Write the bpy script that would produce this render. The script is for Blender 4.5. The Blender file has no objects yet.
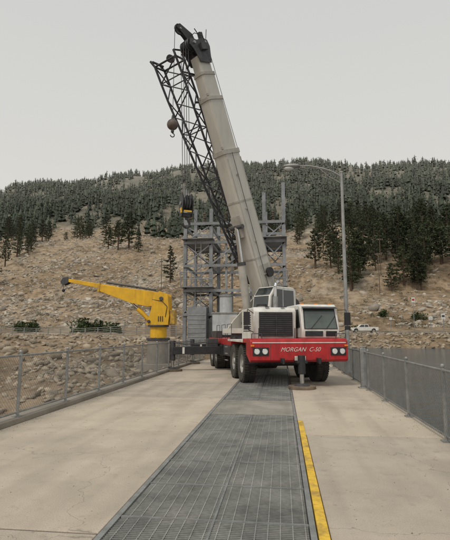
import bpy, math, random
import numpy as np
from mathutils import Vector, Matrix
import bmesh
random.seed(7); rng=np.random.default_rng(11)
R=math.radians
scene=bpy.context.scene

# ------------------------------------------------------------------ materials
def mat(name,c1,c2=None,scale=4.0,rough=.7,metal=0.0,bump=0.0,bscale=40.0,lo=.38,hi=.62,rvar=0.0,spec=.5,fine=0.0,fscale=60,attr=None,stretch=None,haze=None,stain=0.0,grime=0.0):
    m=bpy.data.materials.new(name); m.use_nodes=True
    nt=m.node_tree; N=nt.nodes; L=nt.links
    b=N['Principled BSDF']
    b.inputs['Roughness'].default_value=rough; b.inputs['Metallic'].default_value=metal
    b.inputs['Specular IOR Level'].default_value=spec
    if c2 is None: c2=tuple(v*.8 for v in c1)
    tc=N.new('ShaderNodeTexCoord'); vec=tc.outputs['Object']
    if stretch:
        mp=N.new('ShaderNodeMapping'); mp.inputs['Scale'].default_value=stretch
        L.new(vec,mp.inputs['Vector']); vec=mp.outputs['Vector']
    n=N.new('ShaderNodeTexNoise'); n.inputs['Scale'].default_value=scale; n.inputs['Detail'].default_value=5; n.inputs['Roughness'].default_value=.62
    L.new(vec,n.inputs['Vector'])
    r=N.new('ShaderNodeValToRGB'); r.color_ramp.elements[0].position=lo; r.color_ramp.elements[1].position=hi
    r.color_ramp.elements[0].color=(*c2,1); r.color_ramp.elements[1].color=(*c1,1)
    L.new(n.outputs['Fac'],r.inputs['Fac']); col=r.outputs['Color']
    def mulnoise(col,sc,f0,f1,t0,t1,st=None,det=4,dist=0):
        v=tc.outputs['Object']
        if st:
            mp=N.new('ShaderNodeMapping'); mp.inputs['Scale'].default_value=st; L.new(v,mp.inputs['Vector']); v=mp.outputs['Vector']
        n2=N.new('ShaderNodeTexNoise'); n2.inputs['Scale'].default_value=sc; n2.inputs['Detail'].default_value=det; n2.inputs['Distortion'].default_value=dist
        L.new(v,n2.inputs['Vector'])
        mr=N.new('ShaderNodeMapRange'); mr.inputs['From Min'].default_value=f0; mr.inputs['From Max'].default_value=f1
        mr.inputs['To Min'].default_value=t0; mr.inputs['To Max'].default_value=t1
        L.new(n2.outputs['Fac'],mr.inputs['Value'])
        mx=N.new('ShaderNodeVectorMath'); mx.operation='SCALE'
        L.new(col,mx.inputs[0]); L.new(mr.outputs['Result'],mx.inputs['Scale']); return mx.outputs['Vector']
    if fine>0: col=mulnoise(col,fscale,.3,.7,1-fine,1+fine)
    if stain>0:
        col=mulnoise(col,.55,.50,.68,1,1-stain,det=7,dist=.6)
        col=mulnoise(col,5.5,.60,.72,1,1-stain*.9,det=4)
        col=mulnoise(col,1.0,.45,.65,1,1-stain*.8,st=(2.2,.14,1))
        col=mulnoise(col,14,.66,.74,1,1-stain*1.3,det=3)
        # hairline cracks
        vo=N.new('ShaderNodeTexVoronoi'); vo.feature='DISTANCE_TO_EDGE'; vo.inputs['Scale'].default_value=.38
        nn=N.new('ShaderNodeTexNoise'); nn.inputs['Scale'].default_value=1.7; nn.inputs['Detail'].default_value=5; L.new(tc.outputs['Object'],nn.inputs['Vector'])
        ad=N.new('ShaderNodeVectorMath'); ad.operation='MULTIPLY_ADD'; L.new(nn.outputs['Color'],ad.inputs[0]); ad.inputs[1].default_value=(.9,.9,0); L.new(tc.outputs['Object'],ad.inputs[2]); L.new(ad.outputs['Vector'],vo.inputs['Vector'])
        mr=N.new('ShaderNodeMapRange'); mr.inputs['From Max'].default_value=.0022; mr.inputs['To Min'].default_value=.62; mr.inputs['To Max'].default_value=1; L.new(vo.outputs['Distance'],mr.inputs['Value'])
        mx=N.new('ShaderNodeVectorMath'); mx.operation='SCALE'; L.new(col,mx.inputs[0]); L.new(mr.outputs['Result'],mx.inputs['Scale']); col=mx.outputs['Vector']
    if grime>0: col=mulnoise(col,1.6,.48,.7,1,1-grime,st=(3,3,.5),det=6)
    if attr:
        a=N.new('ShaderNodeAttribute'); a.attribute_name=attr
        mx=N.new('ShaderNodeVectorMath'); mx.operation='SCALE'
        L.new(col,mx.inputs[0]); L.new(a.outputs['Fac'],mx.inputs['Scale']); col=mx.outputs['Vector']
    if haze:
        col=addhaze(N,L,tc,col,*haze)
    L.new(col,b.inputs['Base Color'])
    if rvar>0:
        mr=N.new('ShaderNodeMapRange'); mr.inputs['To Min'].default_value=rough-rvar; mr.inputs['To Max'].default_value=rough+rvar
        L.new(n.outputs['Fac'],mr.inputs['Value']); L.new(mr.outputs['Result'],b.inputs['Roughness'])
    if bump>0:
        n3=N.new('ShaderNodeTexNoise'); n3.inputs['Scale'].default_value=bscale; n3.inputs['Detail'].default_value=5
        L.new(vec,n3.inputs['Vector'])
        bp=N.new('ShaderNodeBump'); bp.inputs['Strength'].default_value=bump; bp.inputs['Distance'].default_value=.02
        L.new(n3.outputs['Fac'],bp.inputs['Height']); L.new(bp.outputs['Normal'],b.inputs['Normal'])
    return m
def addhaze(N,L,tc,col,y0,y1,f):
    # smoke haze painted into base colour, mixing towards pale grey with distance along Y
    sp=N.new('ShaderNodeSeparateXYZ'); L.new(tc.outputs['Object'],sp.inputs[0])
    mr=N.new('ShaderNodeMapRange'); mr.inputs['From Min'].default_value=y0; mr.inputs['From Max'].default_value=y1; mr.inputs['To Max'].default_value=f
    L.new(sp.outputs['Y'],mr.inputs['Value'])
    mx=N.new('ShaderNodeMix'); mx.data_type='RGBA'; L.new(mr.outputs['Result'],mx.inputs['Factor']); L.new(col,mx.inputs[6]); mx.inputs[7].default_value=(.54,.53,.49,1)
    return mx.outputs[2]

CK=dict(bump=.3,bscale=60,fine=.13,fscale=90,lo=.3,hi=.66,stain=.17)
M_conc=[mat('concrete_a',(.53,.455,.365),(.43,.37,.295),1.1,.85,**CK),
        mat('concrete_b',(.475,.41,.335),(.385,.335,.27),1.4,.85,**CK),
        mat('concrete_c',(.55,.475,.38),(.45,.385,.30),.9,.85,**CK)]
M_concdark=mat('concrete_old',(.30,.27,.23),(.2,.18,.15),.8,.9,bump=.3,fine=.15)
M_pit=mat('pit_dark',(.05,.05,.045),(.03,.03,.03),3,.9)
M_joint=mat('joint_sealant',(.13,.115,.10),(.08,.07,.06),3,.9)
M_grate=mat('grating_steel',(.39,.39,.365),(.27,.275,.26),1.3,.55,metal=.3,fine=.14,fscale=30,grime=.25)
M_plate=mat('steel_plate',(.36,.335,.29),(.26,.245,.21),1.5,.6,metal=.1,fine=.1,stain=.2)
M_galv=mat('galvanised',(.34,.345,.34),(.24,.245,.24),6,.5,metal=.5,fine=.1)
M_fence=mat('fence_wire',(.27,.27,.265),(.17,.17,.165),3,.55,metal=.5)
M_yline=mat('yellow_paint_line',(.72,.46,.045),(.46,.30,.07),5,.7,fine=.15,fscale=25,lo=.36,hi=.5,grime=.3)
M_yel=mat('yellow_paint',(.80,.46,.015),(.68,.38,.02),2.5,.4,rvar=.1,fine=.05,grime=.2)
M_yeldirty=mat('yellow_paint_worn',(.62,.36,.03),(.30,.2,.06),4,.55)
M_red=mat('red_paint',(.50,.022,.025),(.38,.02,.022),2.5,.35,rvar=.12,fine=.06,grime=.3)
M_white=mat('white_paint',(.74,.73,.69),(.62,.60,.55),2.5,.4,rvar=.1,fine=.04,grime=.2)
M_beige=mat('boom_paint',(.56,.535,.48),(.50,.475,.425),1.2,.45,rvar=.1,fine=.03,stretch=(1,1,.35),grime=.10)
M_beige2=mat('boom_paint_dirty',(.45,.43,.385),(.36,.34,.30),2.6,.55,fine=.06,grime=.15)
M_black=mat('black_paint',(.028,.028,.03),(.018,.018,.02),4,.5,rvar=.1)
M_dark=mat('dark_steel',(.085,.085,.09),(.045,.045,.048),5,.55,metal=.2)
M_jib=mat('jib_steel',(.035,.037,.045),(.022,.023,.028),4,.5)
M_rubber=mat('rubber',(.035,.033,.03),(.06,.055,.047),5,.9,bump=.2)
M_hub=mat('wheel_hub',(.45,.44,.41),(.25,.24,.22),5,.5,grime=.3)
M_chrome=mat('chrome',(.6,.6,.6),(.5,.5,.5),4,.18,metal=1.0)
M_cable=mat('cable',(.09,.09,.09),(.05,.05,.05),8,.6)
M_struct=mat('grey_steel',(.27,.28,.295),(.18,.19,.20),1.5,.6,metal=.1,fine=.08)
M_box=mat('grey_cabinet',(.50,.52,.53),(.40,.42,.43),1.5,.55,grime=.2)
M_wood=mat('pad_timber',(.22,.17,.12),(.13,.10,.07),5,.9,bump=.4)
M_pole=mat('pole_wood',(.16,.12,.09),(.10,.08,.06),3,.9)
M_lamp=mat('lamp_pole',(.36,.36,.35),(.27,.27,.26),3,.5,metal=.4)
M_brick=mat('shed_wall',(.33,.25,.18),(.25,.19,.14),2,.9)
M_rust=mat('ball_paint',(.16,.12,.10),(.08,.065,.06),6,.6)
M_amber=mat('amber_lens',(.8,.25,.02),(.7,.2,.02),6,.25)
M_lens=mat('lamp_lens',(.75,.76,.74),(.6,.6,.6),9,.15)
def glass(name,c):
    m=mat(name,c,tuple(v*.6 for v in c),1.5,.06,spec=.9); return m
M_glass=glass('tinted_glass',(.035,.045,.045))
M_glass2=glass('windshield_glass',(.09,.115,.105))

# ------------------------------------------------------------------ mesh builder
class MB:
    def __init__(s,M=None): s.v=[]; s.f=[]; s.mi=[]; s.mats=[]; s.M=M or Matrix.Identity(4)
    def _m(s,m):
        if m not in s.mats: s.mats.append(m)
        return s.mats.index(m)
    def add(s,vs,fs,m,M=None):
        b=len(s.v); T=s.M if M is None else s.M@M
        s.v+= [T@Vector(p) for p in vs]; k=s._m(m)
        for f in fs: s.f.append([b+i for i in f]); s.mi.append(k)
    def box(s,c,d,m,M=None,tx=1,ty=1):
        x,y,z=d[0]/2,d[1]/2,d[2]/2; vs=[]
        for sz in(-1,1):
            a=tx if sz>0 else 1; b=ty if sz>0 else 1
            for sx,sy in((-1,-1),(1,-1),(1,1),(-1,1)): vs.append((c[0]+sx*x*a,c[1]+sy*y*b,c[2]+sz*z))
        s.add(vs,[(0,3,2,1),(4,5,6,7),(0,1,5,4),(1,2,6,5),(2,3,7,6),(3,0,4,7)],m,M)
    def bb(s,x0,x1,y0,y1,z0,z1,m,M=None): s.box(((x0+x1)/2,(y0+y1)/2,(z0+z1)/2),(x1-x0,y1-y0,z1-z0),m,M)
    def cyl(s,p,q,r,m,n=12,r2=None,M=None,caps=True):
        p=Vector(p);q=Vector(q); r2=r if r2 is None else r2; a=(q-p)
        if a.length<1e-6:return
        a.normalize(); u=a.orthogonal().normalized(); w=a.cross(u); vs=[]
        for c,rr in((p,r),(q,r2)):
            for i in range(n):
                t=2*math.pi*i/n+math.pi/n; vs.append(c+(u*math.cos(t)+w*math.sin(t))*rr)
        fs=[(i,(i+1)%n,n+(i+1)%n,n+i) for i in range(n)]
        if caps: fs+=[tuple(range(n-1,-1,-1)),tuple(range(n,2*n))]
        s.add(vs,fs,m,M)
    def beam(s,p,q,w,h,m,M=None,up=(0,0,1)):
        p=Vector(p);q=Vector(q);a=(q-p); l=a.length; a.normalize(); up=Vector(up)
        if abs(a.dot(up))>.98: up=Vector((0,1,0))
        x=a.cross(up).normalized(); z=x.cross(a)
        vs=[]
        for c in(p,q):
            for i,j in((-1,-1),(1,-1),(1,1),(-1,1)): vs.append(c+x*i*w/2+z*j*h/2)
        s.add(vs,[(0,3,2,1),(4,5,6,7),(0,1,5,4),(1,2,6,5),(2,3,7,6),(3,0,4,7)],m,M)
    def tube(s,pts,r,m,n=8,M=None):
        for a,b in zip(pts[:-1],pts[1:]): s.cyl(a,b,r,m,n,M=M)
    def plate(s,pts,t,m,M=None):
        P=[Vector(p) for p in pts]; nn=(P[1]-P[0]).cross(P[2]-P[0]).normalized(); k=len(P)
        vs=[p+nn*t/2 for p in P]+[p-nn*t/2 for p in P]
        fs=[tuple(range(k)),tuple(range(2*k-1,k-1,-1))]+[(i,k+i,k+(i+1)%k,(i+1)%k) for i in range(k)]
        s.add(vs,fs,m,M)
    def profx(s,pts,x0,x1,m,M=None):
        k=len(pts); vs=[(x0,a,b) for a,b in pts]+[(x1,a,b) for a,b in pts]
        fs=[tuple(range(k)),tuple(range(2*k-1,k-1,-1))]+[(i,k+i,k+(i+1)%k,(i+1)%k) for i in range(k)]
        s.add(vs,fs,m,M)
    def lathe(s,c,ax,prof,m,n=32,M=None):
        c=Vector(c);a=Vector(ax).normalized();u=a.orthogonal().normalized();w=a.cross(u);vs=[];k=len(prof)
        for i in range(n):
            t=2*math.pi*i/n
            for r,l in prof: vs.append(c+(u*math.cos(t)+w*math.sin(t))*r+a*l)
        fs=[]
        for i in range(n):
            for j in range(k-1):
                fs.append((i*k+j,((i+1)%n)*k+j,((i+1)%n)*k+j+1,i*k+j+1))
        s.add(vs,fs,m,M)
    def sphere(s,c,r,m,sc=(1,1,1),n=20,M=None):
        vs=[];k=n//2
        for j in range(k+1):
            ph=math.pi*j/k
            for i in range(n):
                t=2*math.pi*i/n; vs.append((c[0]+r*sc[0]*math.sin(ph)*math.cos(t),c[1]+r*sc[1]*math.sin(ph)*math.sin(t),c[2]+r*sc[2]*math.cos(ph)))
        fs=[(j*n+i,j*n+(i+1)%n,(j+1)*n+(i+1)%n,(j+1)*n+i) for j in range(k) for i in range(n)]
        s.add(vs,fs,m,M)
    def done(s,name,parent=None,bevel=0,smooth=True,recalc=True):
        me=bpy.data.meshes.new(name); me.from_pydata([tuple(p) for p in s.v],[],s.f)
        for m in s.mats: me.materials.append(m)
        me.polygons.foreach_set('material_index',s.mi)
        if recalc:
            bm=bmesh.new(); bm.from_mesh(me); bmesh.ops.recalc_face_normals(bm,faces=bm.faces[:]); bm.to_mesh(me); bm.free()
        if smooth:
            me.shade_smooth(); me.set_sharp_from_angle(angle=R(32))
        o=bpy.data.objects.new(name,me); scene.collection.objects.link(o)
        if bevel>0:
            b=o.modifiers.new('bevel','BEVEL'); b.width=bevel; b.segments=2; b.limit_method='ANGLE'; b.angle_limit=R(40)
        if parent is not None:
            o.parent=parent; o.matrix_parent_inverse=parent.matrix_world.inverted()
        return o
def empty(name,loc=(0,0,0)):
    o=bpy.data.objects.new(name,None); scene.collection.objects.link(o)
    o.location=loc; o.empty_display_size=.3
    o.matrix_world=Matrix.Translation(loc); return o

# ------------------------------------------------------------------ terrain
def _h(ix,iy,s):
    h=np.sin(ix*127.1+iy*311.7+s*74.7)*43758.5453; return h-np.floor(h)
def vn(x,y,s=0):
    x=np.asarray(x,float);y=np.asarray(y,float)
    ix=np.floor(x);iy=np.floor(y);fx=x-ix;fy=y-iy;fx=fx*fx*(3-2*fx);fy=fy*fy*(3-2*fy)
    return (_h(ix,iy,s)*(1-fx)+_h(ix+1,iy,s)*fx)*(1-fy)+(_h(ix,iy+1,s)*(1-fx)+_h(ix+1,iy+1,s)*fx)*fy-.5
def fbm(x,y,s=0,o=4):
    a=1;t=0
    for i in range(o): t=t+a*vn(x*2**i,y*2**i,s+i); a*=.5
    return t
def H(X,Y):
    X=np.asarray(X,float);Y=np.asarray(Y,float)
    left=np.interp(Y,[-60,8,16,24,30,40,50,90,104],[-4,-3.2,-2.2,-.5,.5,.8,1.0,1.3,1.5])
    left=left+1.1*np.exp(-((X+21)/9)**2-((Y-29)/4.5)**2)
    right=np.interp(Y,[0,86,97,99,104],[-8,-6,1.1,1.4,1.5])
    w=np.clip((X+5.2)/8,0,1); w=w*w*(3-2*w)
    near=left*(1-w)+right*w
    near=near+(1-w)*fbm(X/5,Y/5,3)*.9*np.clip((-X-5)/5,0,1)
    hill=np.interp(Y,[104,122,150,166,172,220,300,350,450,600,800,900,1100,1500],[1.5,3,11.5,14,19,37,63,80,125,196,287,300,270,200])
    lat=1+.00017*(X+100)+.02*np.sin(X/140+.6)
    lat=np.where(X<-250,lat-.00012*(-250-X),lat)
    hill=hill*(1+(lat-1)*np.clip((Y-150)/300,0,1))
    off=np.interp(X,[-900,-570,-470,-255,-60,0,120,330,900],[-35,-7,13,18,0,-8,-18,-29,-40])
    hill=hill+off*np.clip((Y-300)/480,0,1.1)
    ra=np.clip((Y-112)/120,0,1); rf=np.clip((Y-300)/300,0,1)
    gully=-np.abs(vn(X/38+Y/160,Y/130,12))*14*np.clip((Y-140)/120,0,1)+3*np.clip((Y-140)/120,0,1)
    hill=hill+gully*(1-rf*.5)+ra*(fbm(X/70,Y/70,20)*9+fbm(X/16,Y/16,31)*2.6)+rf*(fbm(X/150,Y/150,44)*26+fbm(X/45,Y/45,48)*6)
    return np.where(Y<104,near,hill)
def forest_edge(X,Y):
    e=345+fbm(X/60,Y/60,71)*150
    e=e-np.clip((X/np.maximum(Y,1)-.02)/.2,0,1)*80
    return e
def trimesh(name,V,T,mats,mi=None,shade=None,smooth=False):
    me=bpy.data.meshes.new(name); V=np.ascontiguousarray(V,dtype=np.float32);T=np.ascontiguousarray(T,dtype=np.int32)
    k=T.shape[1]
    me.vertices.add(len(V)); me.vertices.foreach_set('co',V.ravel())
    me.loops.add(T.size); me.loops.foreach_set('vertex_index',T.ravel())
    me.polygons.add(len(T)); me.polygons.foreach_set('loop_start',np.arange(0,T.size,k,dtype=np.int32))
    try: me.polygons.foreach_set('loop_total',np.full(len(T),k,dtype=np.int32))
    except Exception: pass
    for m in mats: me.materials.append(m)
    if mi is not None: me.polygons.foreach_set('material_index',np.ascontiguousarray(mi,dtype=np.int32))
    me.update(calc_edges=True); me.validate()
    if shade is not None:
        a=me.attributes.new('shade','FLOAT','POINT'); a.data.foreach_set('value',np.ascontiguousarray(shade,dtype=np.float32))
    if smooth: me.shade_smooth()
    o=bpy.data.objects.new(name,me); scene.collection.objects.link(o); return o

xs=np.unique(np.concatenate([np.arange(-60,60,1.0),np.arange(-260,-60,3.),np.arange(60,260,3.),np.arange(-900,-260,9.),np.arange(260,901,9.)]))
ys=np.unique(np.concatenate([np.arange(-300,0,15.),np.arange(0,110,1.),np.arange(110,300,2.),np.arange(300,900,6.),np.arange(900,1500,25.)]))
GX,GY=np.meshgrid(xs,ys); GZ=H(GX,GY)
nx,ny=len(xs),len(ys)
V=np.stack([GX.ravel(),GY.ravel(),GZ.ravel()],1)
i=np.arange(nx-1);j=np.arange(ny-1);I,J=np.meshgrid(i,j)
a=(J*nx+I).ravel(); T=np.stack([a,a+1,a+nx+1,a+nx],1)
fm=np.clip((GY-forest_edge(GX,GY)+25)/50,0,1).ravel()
tm=bpy.data.materials.new('hillside_ground'); tm.use_nodes=True
N=tm.node_tree.nodes;L=tm.node_tree.links;b=N['Principled BSDF'];b.inputs['Roughness'].default_value=.95;b.inputs['Specular IOR Level'].default_value=.1
tc=N.new('ShaderNodeTexCoord')
def nz(sc,d=6,r=.65,st=None,dist=0):
    n=N.new('ShaderNodeTexNoise');n.inputs['Scale'].default_value=sc;n.inputs['Detail'].default_value=d;n.inputs['Roughness'].default_value=r;n.inputs['Distortion'].default_value=dist
    if st:
        mp=N.new('ShaderNodeMapping'); mp.inputs['Scale'].default_value=st; L.new(tc.outputs['Object'],mp.inputs['Vector']); L.new(mp.outputs['Vector'],n.inputs['Vector'])
    else: L.new(tc.outputs['Object'],n.inputs['Vector'])
    return n
def ramp(src,stops):
    r=N.new('ShaderNodeValToRGB');cr=r.color_ramp
    while len(cr.elements)<len(stops): cr.elements.new(.5)
    for e,(p,c) in zip(cr.elements,stops): e.position=p;e.color=(*c,1)
    L.new(src,r.inputs['Fac']);return r
def mixc(f,a,bb,bt='MIX'):
    m=N.new('ShaderNodeMix');m.data_type='RGBA';m.blend_type=bt
    if isinstance(f,(int,float)): m.inputs['Factor'].default_value=f
    else: L.new(f,m.inputs['Factor'])
    L.new(a,m.inputs[6]);L.new(bb,m.inputs[7]);return m.outputs[2]
r1=ramp(nz(.03,7,.7).outputs['Fac'],[(.34,(.18,.14,.10)),(.44,(.30,.225,.15)),(.52,(.37,.285,.20)),(.6,(.34,.295,.235)),(.68,(.43,.385,.315))])
r2=ramp(nz(.35,8,.75).outputs['Fac'],[(.38,(.40,.38,.33)),(.5,(.95,.93,.9)),(.62,(1.3,1.3,1.3))])
c=mixc(.75,r1.outputs['Color'],r2.outputs['Color'],'MULTIPLY')
r3=ramp(nz(.05,6,.7,(1.6,.35,2.5),.8).outputs['Fac'],[(.42,(.68,.66,.62)),(.55,(1.1,1.1,1.1))])
c=mixc(.7,c,r3.outputs['Color'],'MULTIPLY')
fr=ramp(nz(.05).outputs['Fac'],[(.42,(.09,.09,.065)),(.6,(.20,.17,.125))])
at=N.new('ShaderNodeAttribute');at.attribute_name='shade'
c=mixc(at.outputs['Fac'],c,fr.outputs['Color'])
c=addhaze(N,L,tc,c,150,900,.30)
L.new(c,b.inputs['Base Color'])
bp=N.new('ShaderNodeBump');bp.inputs['Strength'].default_value=.9;bp.inputs['Distance'].default_value=.7
L.new(nz(.8,8,.7).outputs['Fac'],bp.inputs['Height']);L.new(bp.outputs['Normal'],b.inputs['Normal'])
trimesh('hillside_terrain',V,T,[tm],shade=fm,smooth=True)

# water
wm=mat('water_surface',(.062,.082,.092),(.04,.054,.062),.05,.1,bump=1.0,bscale=1.1,spec=.5,stretch=(1,2.4,1))
wb=[n for n in wm.node_tree.nodes if n.type=='BUMP'][0]; wb.inputs['Distance'].default_value=.32
w=MB(); w.add([(-1,-300,-1.3),(900,-300,-1.3),(900,101,-1.3),(-1,101,-1.3)],[(0,1,2,3)],wm); w.done('reservoir_water',smooth=False)

# ------------------------------------------------------------------ rocks
ph=(1+5**.5)/2
IV=np.array([(-1,ph,0),(1,ph,0),(-1,-ph,0),(1,-ph,0),(0,-1,ph),(0,1,ph),(0,-1,-ph),(0,1,-ph),(ph,0,-1),(ph,0,1),(-ph,0,-1),(-ph,0,1)])/np.sqrt(1+ph*ph)
IT=np.array([(0,11,5),(0,5,1),(0,1,7),(0,7,10),(0,10,11),(1,5,9),(5,11,4),(11,10,2),(10,7,6),(7,1,8),(3,9,4),(3,4,2),(3,2,6),(3,6,8),(3,8,9),(4,9,5),(2,4,11),(6,2,10),(8,6,7),(9,8,1)])
def rocks(name,P,S,m,flat=.65):
    n=len(P); jit=1+rng.uniform(-.42,.34,(n,12,1))
    sc=np.stack([S*rng.uniform(.8,1.4,n),S*rng.uniform(.6,1.1,n),S*rng.uniform(.5,1,n)*flat*1.3],1)
    v=IV[None]*jit*sc[:,None,:]; t=rng.uniform(0,6.28,n); c,s=np.cos(t)[:,None],np.sin(t)[:,None]
    x=v[:,:,0]*c-v[:,:,1]*s; y=v[:,:,0]*s+v[:,:,1]*c
    tl=rng.uniform(-.6,.6,n)[:,None]; z=v[:,:,2]+x*tl
    v=np.stack([x,y,z],2)+P[:,None,:]
    T=(IT[None]+np.arange(n)[:,None,None]*12).reshape(-1,3)
    return trimesh(name,v.reshape(-1,3),T,[m],shade=np.repeat(rng.uniform(.6,1.3,n),12))
M_rock=mat('rock',(.38,.315,.235),(.25,.21,.16),1.2,.95,attr='shade',bump=.5,bscale=12)
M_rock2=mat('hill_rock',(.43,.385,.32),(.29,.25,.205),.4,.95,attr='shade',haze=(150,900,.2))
def onground(x,y,dz=0): return np.stack([x,y,H(x,y)+dz],1)
n=17000; x=-5.3-36*rng.random(n)**1.2; y=rng.uniform(6,46,n)
k=(rng.random(n)<.5+fbm(x/4,y/4,8)); x=x[k];y=y[k];n=len(x)
rocks('riprap_rocks',onground(x,y,.01),rng.uniform(.06,.24,n)*np.where(rng.random(n)<.05,2.0,1),M_rock)
n=2600; x=rng.uniform(2.5,140,n); y=rng.uniform(91.5,100,n)
rocks('shore_riprap',onground(x,y,.02),rng.uniform(.2,.55,n),M_rock)
n=16000; y=120+rng.random(n)**1.1*260; x=-.12*y+rng.uniform(-.62,.62,n)*y
k=(fbm(x/40,y/25,90)+ (np.clip((-x-5)/60,0,1))*.4>.08)|(rng.random(n)<.10); x=x[k];y=y[k]
rocks('hillside_rocks',onground(x,y,.0),rng.uniform(.25,.9,len(x))*np.where(rng.random(len(x))<.06,2.1,1),M_rock2)

# ------------------------------------------------------------------ vegetation
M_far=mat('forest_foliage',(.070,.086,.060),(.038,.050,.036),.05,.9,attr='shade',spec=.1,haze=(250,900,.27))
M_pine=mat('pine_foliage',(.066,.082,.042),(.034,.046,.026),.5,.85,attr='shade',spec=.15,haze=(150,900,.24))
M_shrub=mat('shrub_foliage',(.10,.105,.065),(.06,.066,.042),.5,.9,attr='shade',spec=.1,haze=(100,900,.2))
M_bush=mat('bush_foliage',(.06,.085,.03),(.03,.045,.018),2,.8,attr='shade',spec=.2)
M_bark=mat('bark',(.12,.08,.055),(.07,.05,.035),3,.95)
def far_tree(seed):
    r=np.random.default_rng(seed); V=[];T=[]
    nt=4
    for k in range(nt):
        z0=.14+.86*k/nt*.9; z1=min(1,z0+.36); rad=.15*(1-.80*k/nt)*r.uniform(.7,1.2); b=len(V)
        V.append((r.uniform(-.01,.01),0,z1)); m=6
        for i in range(m):
            t=6.283*i/m+r.uniform(-.4,.4); q=rad*r.uniform(.5,1.25)
            V.append((q*math.cos(t),q*math.sin(t),z0-r.uniform(-.03,.06)))
        for i in range(m): T.append((b,b+1+i,b+1+(i+1)%m))
    for k in range(20):
        z=r.uniform(.12,.88); rad=.22*(1-z)**.8+.02; t=r.uniform(0,6.28); b=len(V)
        c=np.array((rad*math.cos(t),rad*math.sin(t),z)); 
        for q in range(3): V.append(tuple(c+r.uniform(-.06,.06,3)))
        T.append((b,b+1,b+2))
    V.append((-.012,0,0));V.append((.012,0,0));V.append((0,0,.3));T.append((len(V)-3,len(V)-2,len(V)-1))
    return np.array(V),np.array(T),np.zeros(len(T),int)
def pine(seed,nb=58,full=1.0):
    r=np.random.default_rng(seed);V=[];T=[];MI=[]
    def tri(a,b_,c_,m):
        b=len(V);V.extend([tuple(a),tuple(b_),tuple(c_)]);T.append((b,b+1,b+2));MI.append(m)
    m=6;segs=[(0,.022),(.3,.017),(.65,.010),(1,.002)]
    for (za,ra),(zb,rb) in zip(segs[:-1],segs[1:]):
        for i in range(m):
            t0=6.283*i/m;t1=6.283*(i+1)/m
            A=(ra*math.cos(t0),ra*math.sin(t0),za);B=(ra*math.cos(t1),ra*math.sin(t1),za)
            C=(rb*math.cos(t1),rb*math.sin(t1),zb);D=(rb*math.cos(t0),rb*math.sin(t0),zb)
            tri(A,B,C,1);tri(A,C,D,1)
    lo=r.uniform(.12,.25)
    for k in range(nb):
        f=(k+r.uniform(0,1))/nb; z=lo+(1-lo)*f; L_=(.20*full*(1-f)**.65+.03)*r.uniform(.55,1.2)
        if f<.15: L_*=.75
        t=k*2.4+r.uniform(-.4,.4); d=np.array((math.cos(t),math.sin(t),r.uniform(-.15,.35)))
        p0=np.array((0,0,z)); e=p0+d*L_; w=.0035
        tri(p0+(0,0,w),p0-(0,0,w),e,1)
        nc=2+int(L_/.05)
        for q in range(nc):
            c=p0+d*L_*(.3+.75*(q+.5)/nc)+r.uniform(-.012,.012,3)
            for s_ in range(6):
                o=r.normal(0,1,3);o/=np.linalg.norm(o); u=r.normal(0,1,3);u/=np.linalg.norm(u)
                sz=.030*r.uniform(.6,1.2)
                c0=c+o*.012
                tri(c0+o*sz,c0+u*sz*.5-o*sz*.3,c0-u*sz*.5-o*sz*.3+(0,0,-.006),0)
    return np.array(V),np.array(T),np.array(MI)
def bushv(seed,n=260):
    r=np.random.default_rng(seed);V=[];T=[]
    cs=[(r.uniform(-.5,.5),r.uniform(-.5,.5),r.uniform(.15,.6),r.uniform(.25,.45)) for _ in range(7)]
    for k in range(n):
        c=cs[k%7];o=r.normal(0,1,3);o/=np.linalg.norm(o);p=np.array(c[:3])+o*c[3]*r.uniform(.6,1.05);p[2]=max(p[2],.0)
        b=len(V)
        for q in range(3):V.append(tuple(p+r.uniform(-.11,.11,3)))
        T.append((b,b+1,b+2))
    return np.array(V),np.array(T),np.zeros(len(T),int)
def batch(name,variants,P,S,SX,mats,shade=None):
    n=len(P);t=rng.uniform(0,6.28,n);vi=rng.integers(0,len(variants),n);sh=rng.uniform(.6,1.35,n) if shade is None else shade
    VV=[];TT=[];MM=[];SS=[];off=0
    for k,(v,T_,m) in enumerate(variants):
        idx=np.where(vi==k)[0]
        if len(idx)==0: continue
        c=np.cos(t[idx])[:,None];s=np.sin(t[idx])[:,None];sx=(S*SX)[idx][:,None]
        x=(v[None,:,0]*c-v[None,:,1]*s)*sx;y=(v[None,:,0]*s+v[None,:,1]*c)*sx;z=v[None,:,2]*S[idx][:,None]
        A=np.stack([x,y,z],2)+P[idx][:,None,:]
        VV.append(A.reshape(-1,3));TT.append((T_[None]+np.arange(len(idx))[:,None,None]*len(v)).reshape(-1,3)+off)
        MM.append(np.tile(m,len(idx)));SS.append((sh[idx][:,None]*rng.uniform(.75,1.2,(len(idx),len(v)))).ravel());off+=len(idx)*len(v)
    return trimesh(name,np.concatenate(VV),np.concatenate(TT),mats,np.concatenate(MM),np.concatenate(SS))
n=20000; y=np.sqrt(rng.uniform(230**2,900**2,n)); x=-.12*y+rng.uniform(-.66,.66,n)*y
e=forest_edge(x,y); pr=np.clip((y-e+25)/60,0,1)
dens=np.clip(.55+fbm(x/34,y/60,5)*2.0,.05,1)
k=rng.random(n)<pr*dens; x=x[k];y=y[k]
batch('conifer_forest',[far_tree(s) for s in range(8)],onground(x,y,-.3),rng.uniform(8,20,len(x))*rng.uniform(.75,1.1,len(x))*np.interp(y,[300,800],[1.05,.85]),rng.uniform(.9,1.5,len(x)),[M_far,M_bark])
pv=[pine(s,full=f) for s,f in((1,1.),(2,1.15),(3,.9),(4,1.2),(5,1.0))]
n=520; y=rng.uniform(165,350,n); x=-.12*y+rng.uniform(-.62,.62,n)*y
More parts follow.
